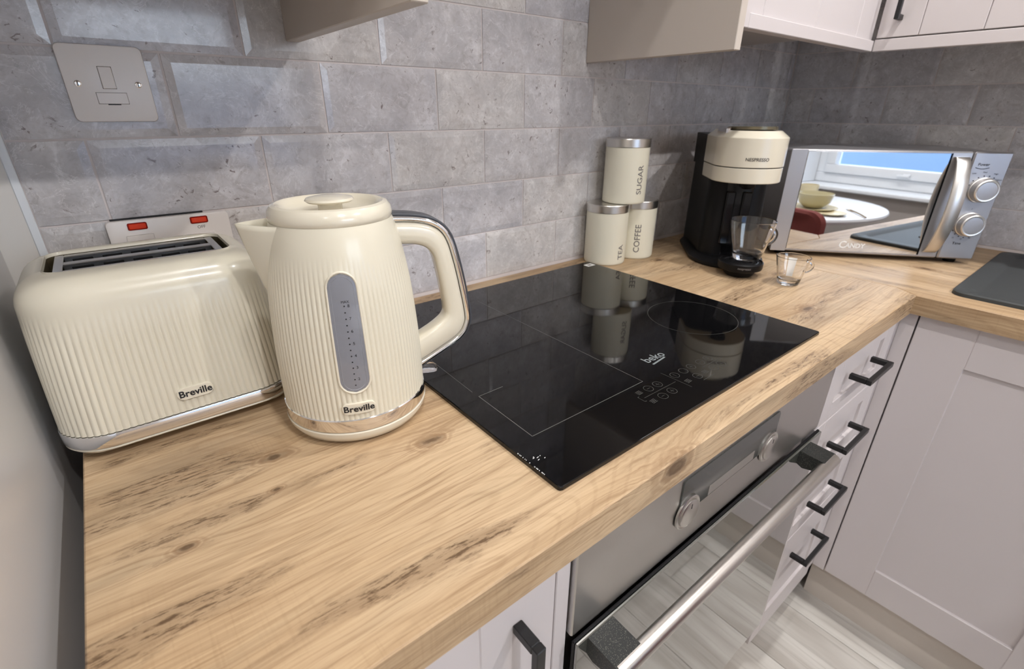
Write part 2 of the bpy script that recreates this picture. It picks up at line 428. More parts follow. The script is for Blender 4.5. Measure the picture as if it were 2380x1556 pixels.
b = BM(); box(b, .36, FY + .045, sz0 + .012, .40, FY + .062, sz0 + .034, .004); box(b, .33, FY + .05, sz0 + .016, .40, FY + .066, sz0 + .028, .003); part('window_handle', b, UPVC, win)
b = BM(); box(b, WX0 + .001, -2.76, WZ0 + .002, WX1 - .001, -2.512, WZ0 + .028, .006); part('window_sill', b, UPVC, win)
b = BM()
box(b, WX0 + .0005, -2.70, WZ0 + .03, WX0 + .006, -2.551, WZ1 - .001); box(b, WX1 - .006, -2.70, WZ0 + .03, WX1 - .0005, -2.551, WZ1 - .001); part('reveal', b, UPVC, win)
# outside: low painted wall and paving
b = BM(); box(b, -3.2, -4.5, -1.2, 4.2, -4.35, .55); solo('garden_wall', b, OUTW, 'blue painted low wall outside the window', 'wall')
b = BM(); box(b, -3.2, -4.34, -1.3, 4.2, -2.9, -1.2); solo('garden_paving', b, OUTG, 'pale paving outside the window', 'paving')

# ceiling downlights -----------------------------------------------
for k, (lx, ly) in enumerate(LAMPS):
    where = ['nearest the toaster', 'over the gap between the worktops', 'above the dining table', 'between the table and sink wall', 'above the tall unit side', 'in the far corner by the window wall'][k]
    d = thing('ceiling_downlight', 'recessed white ceiling downlight ' + where, 'downlight', (lx, ly, CEIL), 0, 'ceiling downlights')
    b = BM(); lathe(b, [(.030, -.001), (.043, -.0005), (.045, -.004), (.040, -.007), (.030, -.004)], 32, cap0=False, cap1=False); part('ring', b, UPVC, d)
    b = BM(); lathe(b, [(.0302, -.0025), (.0302, -.002)], 32); part('lens', b, EMIT, d)
    L = bpy.data.lights.new('downlight_bulb', 'AREA'); L.shape = 'DISK'; L.size = .06; L.energy = LAMP*(.45, .75, 1.2, 1.5, .4, .6)[k]; L.color = (1, .975, .955); L.spread = math.radians(165)
    link('downlight_bulb', L, d, (0, 0, -.012))

# ================================================================== WORKTOPS
def worktop(name, pts, mat, label):
    bm = BM(); prism(bm, pts, -.038, 0)
    bmesh.ops.recalc_face_normals(bm, faces=bm.faces[:])
    es = [e for e in bm.edges if all(abs(v.co.z) < 1e-6 for v in e.verts)]
    bmesh.ops.bevel(bm, geom=es, offset=.0014, segments=1, profile=.5, affect='EDGES')
    return solo(name, bm, mat, label, 'worktop', smooth=False)
YF, XI, XL = -.597, 1.0957, -.1835
worktop('worktop', [(XL, -.0005), (XL, YF), (XI, YF), (XI + .028, YF + .04), (XI + .028, -.0005)], WOOD_X, 'oak effect worktop under the kettle and hob')
worktop('worktop', [(XI + .0284, -.0005), (XI + .0284, YF + .04), (XI + .0004, YF), (XI + .0004, -2.2), (XR - .001, -2.2), (XR - .001, -.0005)], WOOD_Y, 'oak effect worktop under the microwave and sink')

# ================================================================== HOB
HX0, HX1, HY0, HY1, HZ = .1681, .748, -.5568, -.0445, .0052
hob = thing('induction_hob', 'black glass induction hob set in the worktop', 'hob')
b = BM(); prism(b, [(HX0 + dx, HY0 + dy) for dx, dy in ((0, .004), (.0012, .0012), (.004, 0))] + [(HX1 - .004, HY0), (HX1 - .0012, HY0 + .0012), (HX1, HY0 + .004), (HX1, HY1), (HX0, HY1)], .0006, HZ)
bmesh.ops.recalc_face_normals(b, faces=b.faces[:])
bmesh.ops.bevel(b, geom=[e for e in b.edges if all(v.co.z > .004 for v in e.verts)], offset=.0011, segments=2, profile=.5, affect='EDGES')
part('glass_top', b, BLACKGLASS, hob, smooth=False)
def hl(bm, x0, y0, x1, y1, w=.0006):
    d = Vector((x1 - x0, y1 - y0, 0)); n = Vector((-d.y, d.x, 0)).normalized()*w/2
    z = HZ + .00008
    bm.faces.new([bm.verts.new((x + sx*n.x, y + sx*n.y, z)) for x, y, sx in ((x0, y0, 1), (x1, y1, 1), (x1, y1, -1), (x0, y0, -1))])
def hc(bm, cx, cy, r, w=.0006, n=40, a0=0, a1=2*PI):
    z = HZ + .00008
    for i in range(n):
        t, u = a0 + (a1 - a0)*i/n, a0 + (a1 - a0)*(i + 1)/n
        bm.faces.new([bm.verts.new((cx + q*math.cos(a), cy + q*math.sin(a), z)) for q, a in ((r - w/2, t), (r + w/2, t), (r + w/2, u), (r - w/2, u))])
b = BM()
hl(b, .2004, -.4793, .392, -.4793, .0009); hl(b, .2004, -.4793, .2019, -.376, .0009); hl(b, .2019, -.376, .240, -.3755, .0009)
hl(b, .392, -.4793, .393, -.10, .0007); hl(b, .2012, -.363, .2092, -.10, .0006); hl(b, .2092, -.10, .393, -.10, .0006)
part('cooking_zone_outline', b, P('zone_print', srgb(92, 92, 90), .5), hob, smooth=False)
b = BM(); hc(b, .640, -.392, .074, .0008, 64); part('round_zone_outline', b, DIMINK, hob, smooth=False)
def flat(bm, x, y): return move(bm, (x, y, HZ + .0001))
part('lettering', flat(text_bm('beko', .021, 0, .0003), .4605, -.4455), LIGHTINK, hob, smooth=False)
b = BM(); hl(b, .442, -.4585, .4745, -.4545, .0028); part('logo_underline', b, LIGHTINK, hob, smooth=False)
b = BM()
for cx, cy, s in ((.383, -.4951, '-'), (.4011, -.4957, '+'), (.3828, -.5175, '-'), (.4022, -.5171, '+'), (.4393, -.4955, '/'), (.4588, -.4957, ' '), (.4781, -.4952, '+'), (.462, -.5156, '-'), (.500, -.4956, '-'), (.519, -.4956, '+'), (.500, -.5165, '-'), (.519, -.5165, '+')):
    hc(b, cx, cy, .0064, .0007, 24)
    if s in '-+': hl(b, cx - .003, cy, cx + .003, cy, .0006)
    if s == '+': hl(b, cx, cy - .003, cx, cy + .003, .0006)
    if s == '/': hl(b, cx, cy - .003, cx, cy + .003, .0006)
for x0, y0, x1, y1 in ((.3606, -.5063, .4253, -.5064), (.4293, -.4800, .4305, -.5273), (.488, -.506, .535, -.506), (.458, -.527, .484, -.527), (.3545, -.501, .3545, -.512), (.3545, -.512, .3575, -.512), (.3545, -.5005, .3575, -.5005)):
    hl(b, x0, y0, x1, y1, .0006)
for cx, cy in ((.3654, -.4946), (.364, -.5178), (.4406, -.5156), (.481, -.5156)):
    for q in range(4): hl(b, cx - .005, cy - .003 + q*.002, cx + .004, cy - .0025 + q*.002, .0009)
part('touch_control_print', b, DIMINK, hob, smooth=False)
b = BM()
for x, y, l in ((.176, -.5085, .004), (.180, -.5100, .005), (.1785, -.5135, .004), (.186, -.5150, .0025), (.1775, -.507, .0025), (.1845, -.5095, .002)):
    hl(b, x, y, x + l*.6, y + .0006, .0007)
for i in range(26):
    y = -.49 - .05*random.random(); hl(b, HX0 + .0006, y, HX0 + .0016 + .0004*random.random(), y + .001*random.random(), .0006)
part('chipped_edge', b, WHITEINK, hob, smooth=False, label='small pale chips along the front left edge')
b = BM(); box(b, .718, -.076, HZ + .00005, .741, -.060, HZ + .0003); st = part('sticker', b, PAPER, hob, smooth=False)
b = BM(); box(b, .7245, -.0715, HZ + .0003, .7345, -.0645, HZ + .0004); part('sticker_print', b, GREYINK, st, smooth=False)

# ================================================================== KETTLE
KX, KY = .0795, -.300
ket = thing('electric_kettle', 'cream fluted electric kettle with chrome trimmed handle in front of the toaster', 'kettle', (KX, KY, 0), math.atan2(-.215, .977))
KP = [(.0775, .030), (.0776, .05), (.0772, .08), (.0766, .10), (.0755, .12), (.0742, .14), (.0724, .16), (.0700, .18), (.0669, .20), (.0632, .218), (.0595, .2295)]
def krad(z):
    for (r0, z0), (r1, z1) in zip(KP, KP[1:]):
        if z <= z1:
            t = max(0, (z - z0)/(z1 - z0)); return r0 + (r1 - r0)*t
    return KP[-1][0]
def sst(a, b_, x):
    t = min(1, max(0, (x - a)/(b_ - a))); return t*t*(3 - 2*t)
NR = 92; NS = NR*8
GA = -PI/2 - math.radians(7)          # water window direction
b = BM(); R = []
zs = [.030 + .2*(i/54)**.97 for i in range(55)]; zs[-1] = .2295
def smooth_rad(z): return (krad(z - .006) + krad(z) + krad(z + .006))/3 if z < .222 else krad(z)
for z in zs:
    r0 = smooth_rad(z); amp = .0013*(1 - sst(.150, .208, z)); row = []
    for i in range(NS):
        a = 2*PI*i/NS
        row.append(Vector(((r0 + amp*(abs(math.sin(a*NR/2)) - .75))*math.cos(a), (r0 + amp*(abs(math.sin(a*NR/2)) - .75))*math.sin(a), z)))
    R.append(row)
rings(b, R, False, True); part('body', b, CREAM, ket, ang=60)
b = BM(); lathe(b, [(.0735, .0185), (.0783, .0187), (.0787, .020), (.0786, .0325), (.0778, .0335), (.073, .0338)], 128); part('chrome_band', b, CHROME, ket)
b = BM(); lathe(b, [(.060, .0005), (.068, .001), (.0745, .005), (.0785, .012), (.0790, .0165), (.0782, .0178), (.072, .018)], 96); part('base', b, CREAM2, ket)
# lid with raised rim and knob
b = BM(); lathe(b, [(.0585, .2290), (.0598, .2305), (.0603, .2345), (.0590, .2400), (.0560, .2440), (.0520, .2452), (.0485, .2440), (.0455, .2405), (.0420, .2370), (.036, .2352), (.020, .2345), (.0105, .2345)], 96, cap0=True); lid = part('lid', b, CREAM2, ket)
b = BM(); lathe(b, [(.0120, .2343), (.0118, .2420), (.0150, .2434), (.0218, .2448), (.0238, .2466), (.0225, .2486), (.0150, .2502), (.004, .2507)], 64); part('lid_knob', b, CREAM2, lid)
# spout
b = BM(); R = []
for k in range(15):
    t = k/14; z = .155 + t*(.2285 - .155); rb = krad(z) - .0025
    tip = (krad(.155) - .002) + (.0885 - krad(.155) + .002)*t**.85; half = .003 + .028*t**.8
    row = []
    for i in range(25):
        s = -1 + i/12; ang = half/rb*s; wgt = (1 - abs(s))**.85
        sharp = 1 - abs(s)**1.25
        base = Vector((-rb*math.cos(ang), rb*math.sin(ang)*1.0, z)); row.append(base + Vector((-(tip - rb)*sharp if tip > rb else 0, 0, .0016*wgt*t)))
    R.append(row)
rings(b, R, closed=False); sp = part('spout', b, CREAM, ket, ang=60)
md = sp.modifiers.new('thickness', 'SOLIDIFY'); md.thickness = .0016; md.offset = -1
# handle: side profile (radial distance, height), outer and inner edges
HO = [(.0585, .2215), (.085, .2185), (.1040, .2120), (.1165, .1985), (.1245, .172), (.1315, .136), (.1362, .1035), (.1352, .0905), (.1275, .0780), (.1080, .0665), (.0735, .0500)]
HI = [(.0640, .1955), (.0800, .1940), (.0935, .1890), (.1020, .1785), (.1065, .158), (.1105, .132), (.1128, .1115), (.1115, .1040), (.1060, .0980), (.0940, .0905), (.0755, .0815)]
def spl(P_, n):
    out = []; m = len(P_)
    for i in range(m - 1):
        p0, p1, p2, p3 = P_[max(i - 1, 0)], P_[i], P_[i + 1], P_[min(i + 2, m - 1)]
        for k in range(n):
            t = k/n; out.append(tuple(.5*((2*p1[c]) + (-p0[c] + p2[c])*t + (2*p0[c] - 5*p1[c] + 4*p2[c] - p3[c])*t*t + (-p0[c] + 3*p1[c] - 3*p2[c] + p3[c])*t**3) for c in range(len(p1))))
    out.append(P_[-1]); return out
HOs, HIs = spl(HO, 6), spl(HI, 6)
def band(bm, A, B_, hw, cham):
    R = []
    for (xa, za), (xb, zb) in zip(A, B_):
        a = Vector((xa, 0, za)); c = Vector((xb, 0, zb)); d = (c - a).normalized(); L = (c - a).length; q = min(cham, L*.45, hw*.8)
        R.append([a + d*q + Vector((0, hw, 0)), a + d*q*.3 + Vector((0, hw - q*.3, 0)), a + Vector((0, hw - q, 0)), a + Vector((0, -hw + q, 0)), a + d*q*.3 + Vector((0, -hw + q*.3, 0)), a + d*q + Vector((0, -hw, 0)),
                  c - d*q + Vector((0, -hw, 0)), c - d*q*.3 + Vector((0, -hw + q*.3, 0)), c + Vector((0, -hw + q, 0)), c + Vector((0, hw - q, 0)), c - d*q*.3 + Vector((0, hw - q*.3, 0)), c - d*q + Vector((0, hw, 0))])
    rings(bm, R, True, True)
def offs(C_, d):
    out = []
    for i, p in enumerate(C_):
        a, c = C_[max(i - 1, 0)], C_[min(i + 1, len(C_) - 1)]; tx, tz = c[0] - a[0], c[1] - a[1]; L = math.hypot(tx, tz)
        out.append((p[0] - tz/L*d*-1*-1, p[1] + tx/L*d)) if False else out.append((p[0] + (-tz)/L*d*-1*-1, p[1] + tx/L*d))
    return out
O1 = offs(HOs, .0058); O2 = offs(HOs, .0085)
b = BM(); band(b, HOs, HIs, .0130, .006); hd = part('handle', b, CREAM2, ket, ang=50)
b = BM(); band(b, O1, HOs, .0138, .0025); part('chrome_trim', b, CHROME, hd, ang=50)
b = BM(); band(b, O2, O1, .0105, .0016); part('grip_strip', b, GREYPL, hd, ang=50)
# switch lever
b = BM(); pts = rrect(.0165, .0085, .0084, 6); R = [[Vector((.084 + x*(1 - .1*abs(h)), y*(1 - .1*abs(h)), .037 - (x + .0165)*.12 + h*.0035)) for x, y in pts] for h in (-1, -.6, .6, 1)]; rings(b, R, True, True); part('switch_lever', b, CLEARPL, ket, ang=50)
# water window
def stadium(hw, z0, z1, k=14):
    return [(hw*math.cos(PI*i/k), z1 - hw + hw*math.sin(PI*i/k)) for i in range(k + 1)] + [(-hw*math.cos(PI*i/k), z0 + hw - hw*math.sin(PI*i/k)) for i in range(k + 1)]
def on_body(x, z, lift): a = GA + x/.0755; r = smooth_rad(z) + lift; return Vector((r*math.cos(a), r*math.sin(a), z))
def strip_shape(hw, z0, z1, lift, rows=40):
    bm = BM(); rows_ = []
    for i in range(rows + 1):
        z = z0 + (z1 - z0)*i/rows
        e = hw if z0 + hw <= z <= z1 - hw else math.sqrt(max(0, hw*hw - ((z0 + hw - z) if z < z0 + hw else (z - z1 + hw))**2))
        rows_.append([on_body(e*s/4, z, lift) for s in range(-4, 5)])
    rings(bm, rows_, closed=False); return bm
def ring_shape(hw, z0, z1, w_, lift):
    bm = BM(); o = stadium(hw, z0, z1); inn = stadium(hw - w_, z0 + w_, z1 - w_); mid = stadium(hw - w_/2, z0 + w_/2, z1 - w_/2)
    # resample long sides
    def dens(L):
        out = []
        for i, p in enumerate(L):
            q = L[(i + 1) % len(L)]; n_ = max(1, int(math.hypot(q[0] - p[0], q[1] - p[1])/.005))
            out += [(p[0] + (q[0] - p[0])*k/n_, p[1] + (q[1] - p[1])*k/n_) for k in range(n_)]
        return out
    A = dens(o); m = len(A)
    cz = (z0 + z1)/2
    def scaled(w2): 
        S2 = stadium(hw - w2, z0 + w2, z1 - w2); out = []
        for i, p in enumerate(o):
            q = o[(i + 1) % len(o)]; n_ = max(1, int(math.hypot(q[0] - p[0], q[1] - p[1])/.005)); a, c = S2[i], S2[(i + 1) % len(S2)]
            out += [(a[0] + (c[0] - a[0])*k/n_, a[1] + (c[1] - a[1])*k/n_) for k in range(n_)]
        return out
    R = [[on_body(x, z, l) for x, z in scaled(w2)] for w2, l in ((0, -.002), (.0003, lift*.7), (w_/2, lift), (w_ - .0003, lift*.6), (w_, -.002))]
    rings(bm, R); return bm
ww = part('water_window', strip_shape(.0138, .0665, .1895, .0007), WATERWIN, ket, ang=60)
part('window_rim', ring_shape(.0162, .064, .192, .0026, .0016), CREAM2, ket, ang=60)
part('window_line', ring_shape(.0112, .069, .187, .00035, .0010), P('pale_line', srgb(176, 178, 184), .4), ww, ang=60)
gb = BM()
for k in range(14):
    z = .0745 + k*(.1585 - .0745)/13
    bm2 = BM(); bmesh.ops.create_circle(bm2, cap_ends=True, radius=.00075, segments=10); me = bpy.data.meshes.new('d'); bm2.to_mesh(me); bm2.free()
    n0 = len(gb.verts); gb.from_mesh(me); gb.verts.ensure_lookup_table(); bpy.data.meshes.remove(me)
    for v in gb.verts[n0:]: v.co = on_body(v.co.x, v.co.y + z, .00095)
part('level_dots', gb, INK, ww, smooth=False)
def body_text(s, size, x, z, lift, bold=0, rotp=0):
    t = dense(text_bm(s, size, 0, bold), .003)
    for v in t.verts: v.co = on_body(v.co.x + x, v.co.y + z, lift)
    return t
for k, s in enumerate('2345678'):
    z = .0745 + (1 + 2*k)*(.1585 - .0745)/13; part('level_number', body_text(s, .0042, .0040, z, .00095), INK, ww, smooth=False)
part('level_lettering', body_text('MAX', .0036, .0012, .1625, .00095), INK, ww, smooth=False)
def badge(hw, hh, place, n=10):
    bm = BM(); o = [(hw - hh + hh*math.cos(-PI/2 + PI*i/n), hh*math.sin(-PI/2 + PI*i/n)) for i in range(n + 1)] + [(-hw + hh + hh*math.cos(PI/2 + PI*i/n), hh*math.sin(PI/2 + PI*i/n)) for i in range(n + 1)]
    full = []
    for i, p in enumerate(o):
        q = o[(i + 1) % len(o)]; m = max(1, int(math.hypot(q[0] - p[0], q[1] - p[1])/.003)); full += [(p[0] + (q[0] - p[0])*k/m, p[1] + (q[1] - p[1])*k/m) for k in range(m)]
    R = [[place(x*s, z*s, l) for x, z in full] for s, l in ((1, -.002), (1, .0018), (.96, .0026), (.8, .0026))]
    rings(bm, R); V = [place(x*.8, z*.8, .0026) for x, z in full]
    m = len(full); up = [(x, z) for x, z in full]
    bm.faces.new([bm.verts.new(p) for p in V]); return bm
bd = part('badge', badge(.0165, .0062, lambda x, z, l: on_body(x, z + .0478, l)), CREAM2, ket)
part('lettering', body_text('Breville', .0098, 0, .0478, .0030, .00022), INK, bd, smooth=False)

# ================================================================== TOASTER
TX, TY = -.0805, -.139
toa = thing('toaster', 'cream fluted two slot toaster with chrome band at the worktop end', 'toaster', (TX, TY, 0))
def rr_arc(a, b_, c, n, bulge=0):
    """n points spaced evenly along a rounded rectangle, with outward normals, start at middle of front (-y)"""
    segs = []
    L = [2*(a - c), PI*c/2, 2*(b_ - c), PI*c/2, 2*(a - c), PI*c/2, 2*(b_ - c), PI*c/2]; T = sum(L); out = []
    for i in range(n):
        s = T*i/n + (a - c); s %= T; k = 0
        while s > L[k]: s -= L[k]; k += 1
        if k == 0: p, q = (-(a - c) + s, -b_), (0, -1)
        elif k == 2: p, q = (a, -(b_ - c) + s), (1, 0)
        elif k == 4: p, q = ((a - c) - s, b_), (0, 1)
        elif k == 6: p, q = (-a, (b_ - c) - s), (-1, 0)
        else:
            cx, cy, a0 = {1: (a - c, -(b_ - c), -PI/2), 3: (a - c, b_ - c, 0), 5: (-(a - c), b_ - c, PI/2), 7: (-(a - c), -(b_ - c), PI)}[k]
            t = a0 + s/c; q = (math.cos(t), math.sin(t)); p = (cx + c*q[0], cy + c*q[1])
        out.append((p, q))
    return out
TA, TB, TC = .1135, .0985, .047
NRB = 124; NT = NRB*8
def tprof(z):
    t = (z - .03)/.13; return (-.004*t - .001*t*t, -.009*t - .004*t*t)
b = BM(); R = []
lv = [(.0305 + .0015*0, 0, 1)]
zl = [.0305 + i*(.155 - .0305)/34 for i in range(35)]
for z in zl:
    da, db = tprof(z); amp = .0014*(1 - sst(.118, .158, z))
    R.append([Vector((p[0] + q[0]*amp*(abs(math.sin(PI*i/8)) - .75), p[1] + q[1]*amp*(abs(math.sin(PI*i/8)) - .75), z)) for i, (p, q) in enumerate(rr_arc(TA + da, TB + db, TC, NT))])
da, db = tprof(.155); a1, b1 = TA + da, TB + db
for k in range(1, 9):
    t = k/8*PI/2; ins = .026*(1 - math.cos(t)); z = .155 + .0305*math.sin(t)
    R.append([Vector((p[0], p[1], z)) for p, q in rr_arc(a1 - ins, b1 - ins, TC - ins*.5, NT)])
OA, OB, OC = .0815, .0460, .014
def mixr(A, B_, t): return [(x0 + (x1 - x0)*t, y0 + (y1 - y0)*t) for (x0, y0), (x1, y1) in zip(A, B_)]
A_ = [p for p, q in rr_arc(a1 - .026, b1 - .026, TC - .013, NT)]; B2 = [p for p, q in rr_arc(OA, OB, OC, NT)]
for t, z in ((.5, .1868), (.9, .1868), (1, .1858)): R.append([Vector((x, y, z)) for x, y in mixr(A_, B2, t)])
R.append([Vector((p[0], p[1], .1835)) for p, q in rr_arc(OA - .0006, OB - .0006, OC, NT)])
rings(b, R); part('body', b, CREAM, toa, ang=60)
b = BM(); R = [[Vector((p[0], p[1], z)) for p, q in rr_arc(TA + o, TB + o, TC + o, 200)] for o, z in ((-.006, .0155), (.0010, .0157), (.0014, .0165), (.0014, .0290), (.0008, .0300), (-.006, .0303))]; rings(b, R, True, True); part('chrome_band', b, CHROME, toa)
b = BM(); R = []
for o, z in ((-.020, .003), (-.008, .0055), (-.001, .0105), (.0006, .0135), (-.0008, .0152), (-.008, .0153)):
    row = []
    for p, q in rr_arc(TA + o, TB + o, TC + o*.5, 200):
        lift = .0065*sst(.088, .074, abs(p[0]))*sst(.0135, .003, z); row.append(Vector((p[0], p[1], z + lift)))
    R.append(row)
rings(b, R, True, True); part('base', b, CREAM2, toa)
for sx in (-1, 1):
    for sy in (-1, 1):
        b = BM(); lathe(b, [(.008, 0), (.009, .001), (.0085, .0045)], 20, sx*.078, sy*.066); part('foot', b, CREAM2, toa)
# bread slots
b = BM()
zf = .1838
PA, PB = .0745, .0405
def platebox(x0, x1, y0, y1, z0=None, z1=zf): box(b, x0, y0, z0 if z0 is not None else zf - .002, x1, y1, z1, .0006, 1)
SX = .0668; SL = [(-.031, -.006), (.006, .031)]
platebox(-PA, -SX, -PB, PB); platebox(SX, PA, -PB, PB)
platebox(-SX, SX, -PB, -.031); platebox(-SX, SX, -.006, .006); platebox(-SX, SX, .031, PB)
ins = part('slot_frame', b, SLOTST, toa)
for y0, y1 in SL:
    for yy, fc in ((y1 + .0004, -1),):
        b = BM(); box(b, -SX, yy, .135, SX, yy + .0012, zf - .002); gl = part('slot_wall', b, SLOTWALL, ins, smooth=False)
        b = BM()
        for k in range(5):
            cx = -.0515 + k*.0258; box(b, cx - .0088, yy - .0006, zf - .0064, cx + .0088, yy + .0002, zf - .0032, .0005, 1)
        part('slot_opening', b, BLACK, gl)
    for k in range(2):
        b = BM()
        cx = (-1, 1)[k]*.0615; box(b, cx - .0015, (y0 + y1)/2 - .0015, .138, cx + .0015, (y0 + y1)/2 + .0015, .174)
        box(b, cx - .004, (y0 + y1)/2 - .002, .168, cx + .004, (y0 + y1)/2 + .0005, .1695)
        part('wire_guide', b, SLOTST, ins)
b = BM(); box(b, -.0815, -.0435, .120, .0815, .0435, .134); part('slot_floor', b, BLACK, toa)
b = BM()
R = [[Vector((p[0], p[1], z)) for p, q in rr_arc(OA - .0006, OB - .0006, OC, 160)] for z in (.134, .1834)]; rings(b, R); part('slot_well', b, P('shaded_well', srgb(84, 76, 58), .35), toa)  # cream inner wall of the opening, its shade put into the brown colour
def on_front(x, z, l): return Vector((x + .0070, -(TB + tprof(z + .0510)[1]) - l, z + .0510))
bd = part('badge', badge(.0175, .0066, on_front), CREAM2, toa)
t = text_bm('Breville', .0104, 0, .00025)
for v in t.verts: v.co = on_front(v.co.x, v.co.y, .0030)
part('lettering', t, INK, bd, smooth=False)
b = BM(); box(b, TA + .0005, -.022, .045, TA + .006, .022, .075, .003); part('control_plate', b, SILVER, toa)
b = BM(); box(b, TA + .0005, -.012, .105, TA + .022, .012, .116, .003); part('lever', b, BLACKPL, toa)

# ================================================================== WALL SWITCHES
sw = thing('fused_spur_switch', 'single white fused spur switch plate high on the tiles', 'switch', (-.0585, -.0002, .3548))
b = BM(); pts = rrect(.0405, .0405, .006, 6)
R = [[Vector((x*s, y, z*s)) for x, z in pts] for s, y in ((1, 0), (1, -.005), (.985, -.0068), (.95, -.0072))]
rings(b, R, True, True); pl_ = part('plate', b, WHITEPL, sw)
b = BM(); box(b, -.0067, -.0078, -.005, .0067, -.0071, .0185, .0003, 1); part('rocker_surround', b, P('shadow_gap', srgb(96, 84, 76), .6), pl_)
b = BM(); rk = BM(); box(rk, -.0064, -.0105, -.0047, .0064, -.0072, .0182, .0006, 1)
for v in rk.verts:
    if v.co.y < -.009: v.co.y += .0022*sst(-.002, .018, v.co.z)
part('rocker', rk, WHITEPL, sw); b.free()
b = BM(); box(b, -.0148, -.0076, -.0212, .0148, -.0071, -.0088, .0002, 1); part('fuse_carrier_gap', b, MATS['shadow_gap'], pl_)
b = BM(); box(b, -.0145, -.0084, -.0209, .0145, -.0073, -.0091, .0004, 1); part('fuse_carrier', b, WHITEPL, sw)
b = BM(); box(b, -.0062, -.0077, -.0222, .0062, -.0071, -.0209); part('carrier_notch', b, INK, sw)
for sx in (-.0285, .0285):
    b = BM(); lathe(b, [(.0034, 0), (.0034, .0009), (.0024, .0013)], 20)
    s_ = part('screw', b, CHROME, sw, (sx, -.0071, 0), (PI/2, 0, 0)); b = BM(); box(b, -.0005, -.0026, .0012, .0005, .0026, .0014); part('screw_slot', b, INK, s_)
ck = thing('cooker_switch', 'double white cooker switch with red neon lamps behind the toaster', 'switch', (-.0365, -.0002, .1575))
b = BM(); pts = rrect(.0695, .041, .005, 6)
R = [[Vector((x*s1, y, z*s2)) for x, z in pts] for s1, s2, y in ((1, 1, 0), (1, 1, -.007), (.992, .985, -.0088), (.975, .955, -.0092))]
rings(b, R, True, True); part('plate', b, WHITEPL, ck)
for cx in (-.037, .0325):
    b = BM(); box(b, cx - .0105, -.0100, .0285, cx + .0105, -.0091, .0375, .0012); q = part('neon_surround', b, REDD, ck)
    b = BM(); box(b, cx - .0090, -.0106, .0298, cx + .0090, -.0099, .0362, .0008); part('neon_lens', b, RED, q)
part('lettering', move(stand(text_bm('OFF', .0056, 0)), (.0335, -.0094, .0230)), GREYINK, ck, smooth=False)
b = BM(); box(b, .018, -.0125, -.028, .048, -.0091, .016, .001); part('rocker', b, WHITEPL, ck)
b = BM(); box(b, -.052, -.0098, -.028, -.022, -.0091, .022, .001); part('socket_face', b, WHITEPL, ck)
b = BM(); box(b, -.0635, -.0030, .0412, .0400, -.0003, .0432, .0004, 1); part('top_gap', b, INK, ck)

# ================================================================== CANISTERS
def canister(x, y, z, word, ang, label, z_off, size):
    c = thing('storage_canister', label, 'canister', (x, y, z), 0, 'kitchen canisters')
    b = BM(); lathe(b, [(.044, 0), (.0468, .001), (.0478, .003), (.0480, .006), (.0480, .1185), (.046, .119)], 64); part('body', b, CANM, c)
    b = BM(); lathe(b, [(.0468, .1188), (.0487, .1190), (.0490, .1198), (.0490, .1352), (.0482, .1366), (.030, .1370), (.0, .1370)][:-1], 64); part('lid', b, STEELV, c, ang=20)
    t = dense(text_bm(word, size, 0, .0002))
    for v in t.verts:          # reads upwards
        xx, zz = -v.co.y, v.co.x + z_off; a = ang + xx/.048; v.co = Vector((.04825*math.cos(a), .04825*math.sin(a), zz))
    part('lettering', t, GREYINK, c, smooth=False)
vang = math.atan2(-.8082 + .05, -.0928 - .80)       # towards the camera
canister(.800, -.0495, 0, 'TEA', vang + .86, 'cream TEA canister with steel lid at the hob corner', .030, .0195)
canister(.8985, -.0550, 0, 'COFFEE', vang + .14, 'cream COFFEE canister with steel lid standing beside the tea one', .050, .0195)
canister(.8365, -.0610, .1373, 'SUGAR', vang + .72, 'cream SUGAR canister stacked on top of the other two', .052, .0195)

# ================================================================== COFFEE MACHINE
cof = thing('capsule_coffee_machine', 'black capsule coffee machine with round cream head in the corner', 'coffee machine', (1.01, -.25, 0), math.radians(-46.2))
def dshape(r, back, k=28, hw=None):
    hw = hw or r
    return [(r*math.cos(PI + PI*i/k)*(hw/r), r*math.sin(PI + PI*i/k)) for i in range(k + 1)] + [(hw, back), (-hw, back)]
def dloft(levels, back, k=28):
    bm = BM(); rings(bm, [[Vector((x, y, z)) for x, y in dshape(r, back - (0 if j == 0 else 0), k)] for j, (r, z) in enumerate(levels)], True, True); return bm
# foot plate
b = BM()
pts = []
for i in range(33):
    t = PI + PI*i/32; pts.append((.084*math.cos(t), .045 + .10*math.sin(t)))
pts += [(.078, .19), (.06, .235), (.03, .25), (-.03, .25), (-.06, .235), (-.078, .19)]
rings(b, [[Vector((x*s, (y - .1)*s + .1, z)) for x, y in pts] for s, z in ((.96, .0), (1, .004), (1, .010), (.93, .016), (.86, .019))], True, True); part('foot_plate', b, BLACKPL, cof)
b = BM(); pts = rrect(.066, .118, .035, 8); rings(b, [[Vector((x*s, y*s + .125, z)) for x, y in pts] for s, z in ((1, .012), (.985, .15), (.965, .262), (.94, .272), (.86, .276))], True, True); part('rear_body', b, BLACKPL, cof)
b = BM(); pts = rrect(.0680, .112, .030, 8); rings(b, [[Vector((x, y + .130, z)) for x, y in pts] for z in (.2100, .2790)], True, True); part('water_tank_top', b, BLACKPL, cof, ang=30)
b = BM(); pts = [(.056*math.cos(PI + PI*i/20), .035 + .03*math.sin(PI + PI*i/20)) for i in range(21)] + [(.056, .06), (-.056, .06)]; prism(b, pts, .018, .196); part('front_column', b, BLACKGL, cof)
for sx in (-.030, .006):
    b = BM(); box(b, sx, -.0015, .045, sx + .020, .012, .165, .003); part('column_panel', b, BLACKGL, cof)
b = dloft([(.0700, .1900), (.0712, .1915), (.0716, .2190), (.0712, .2202)], .085); part('head_lower', b, CREAM2, cof, ang=18)
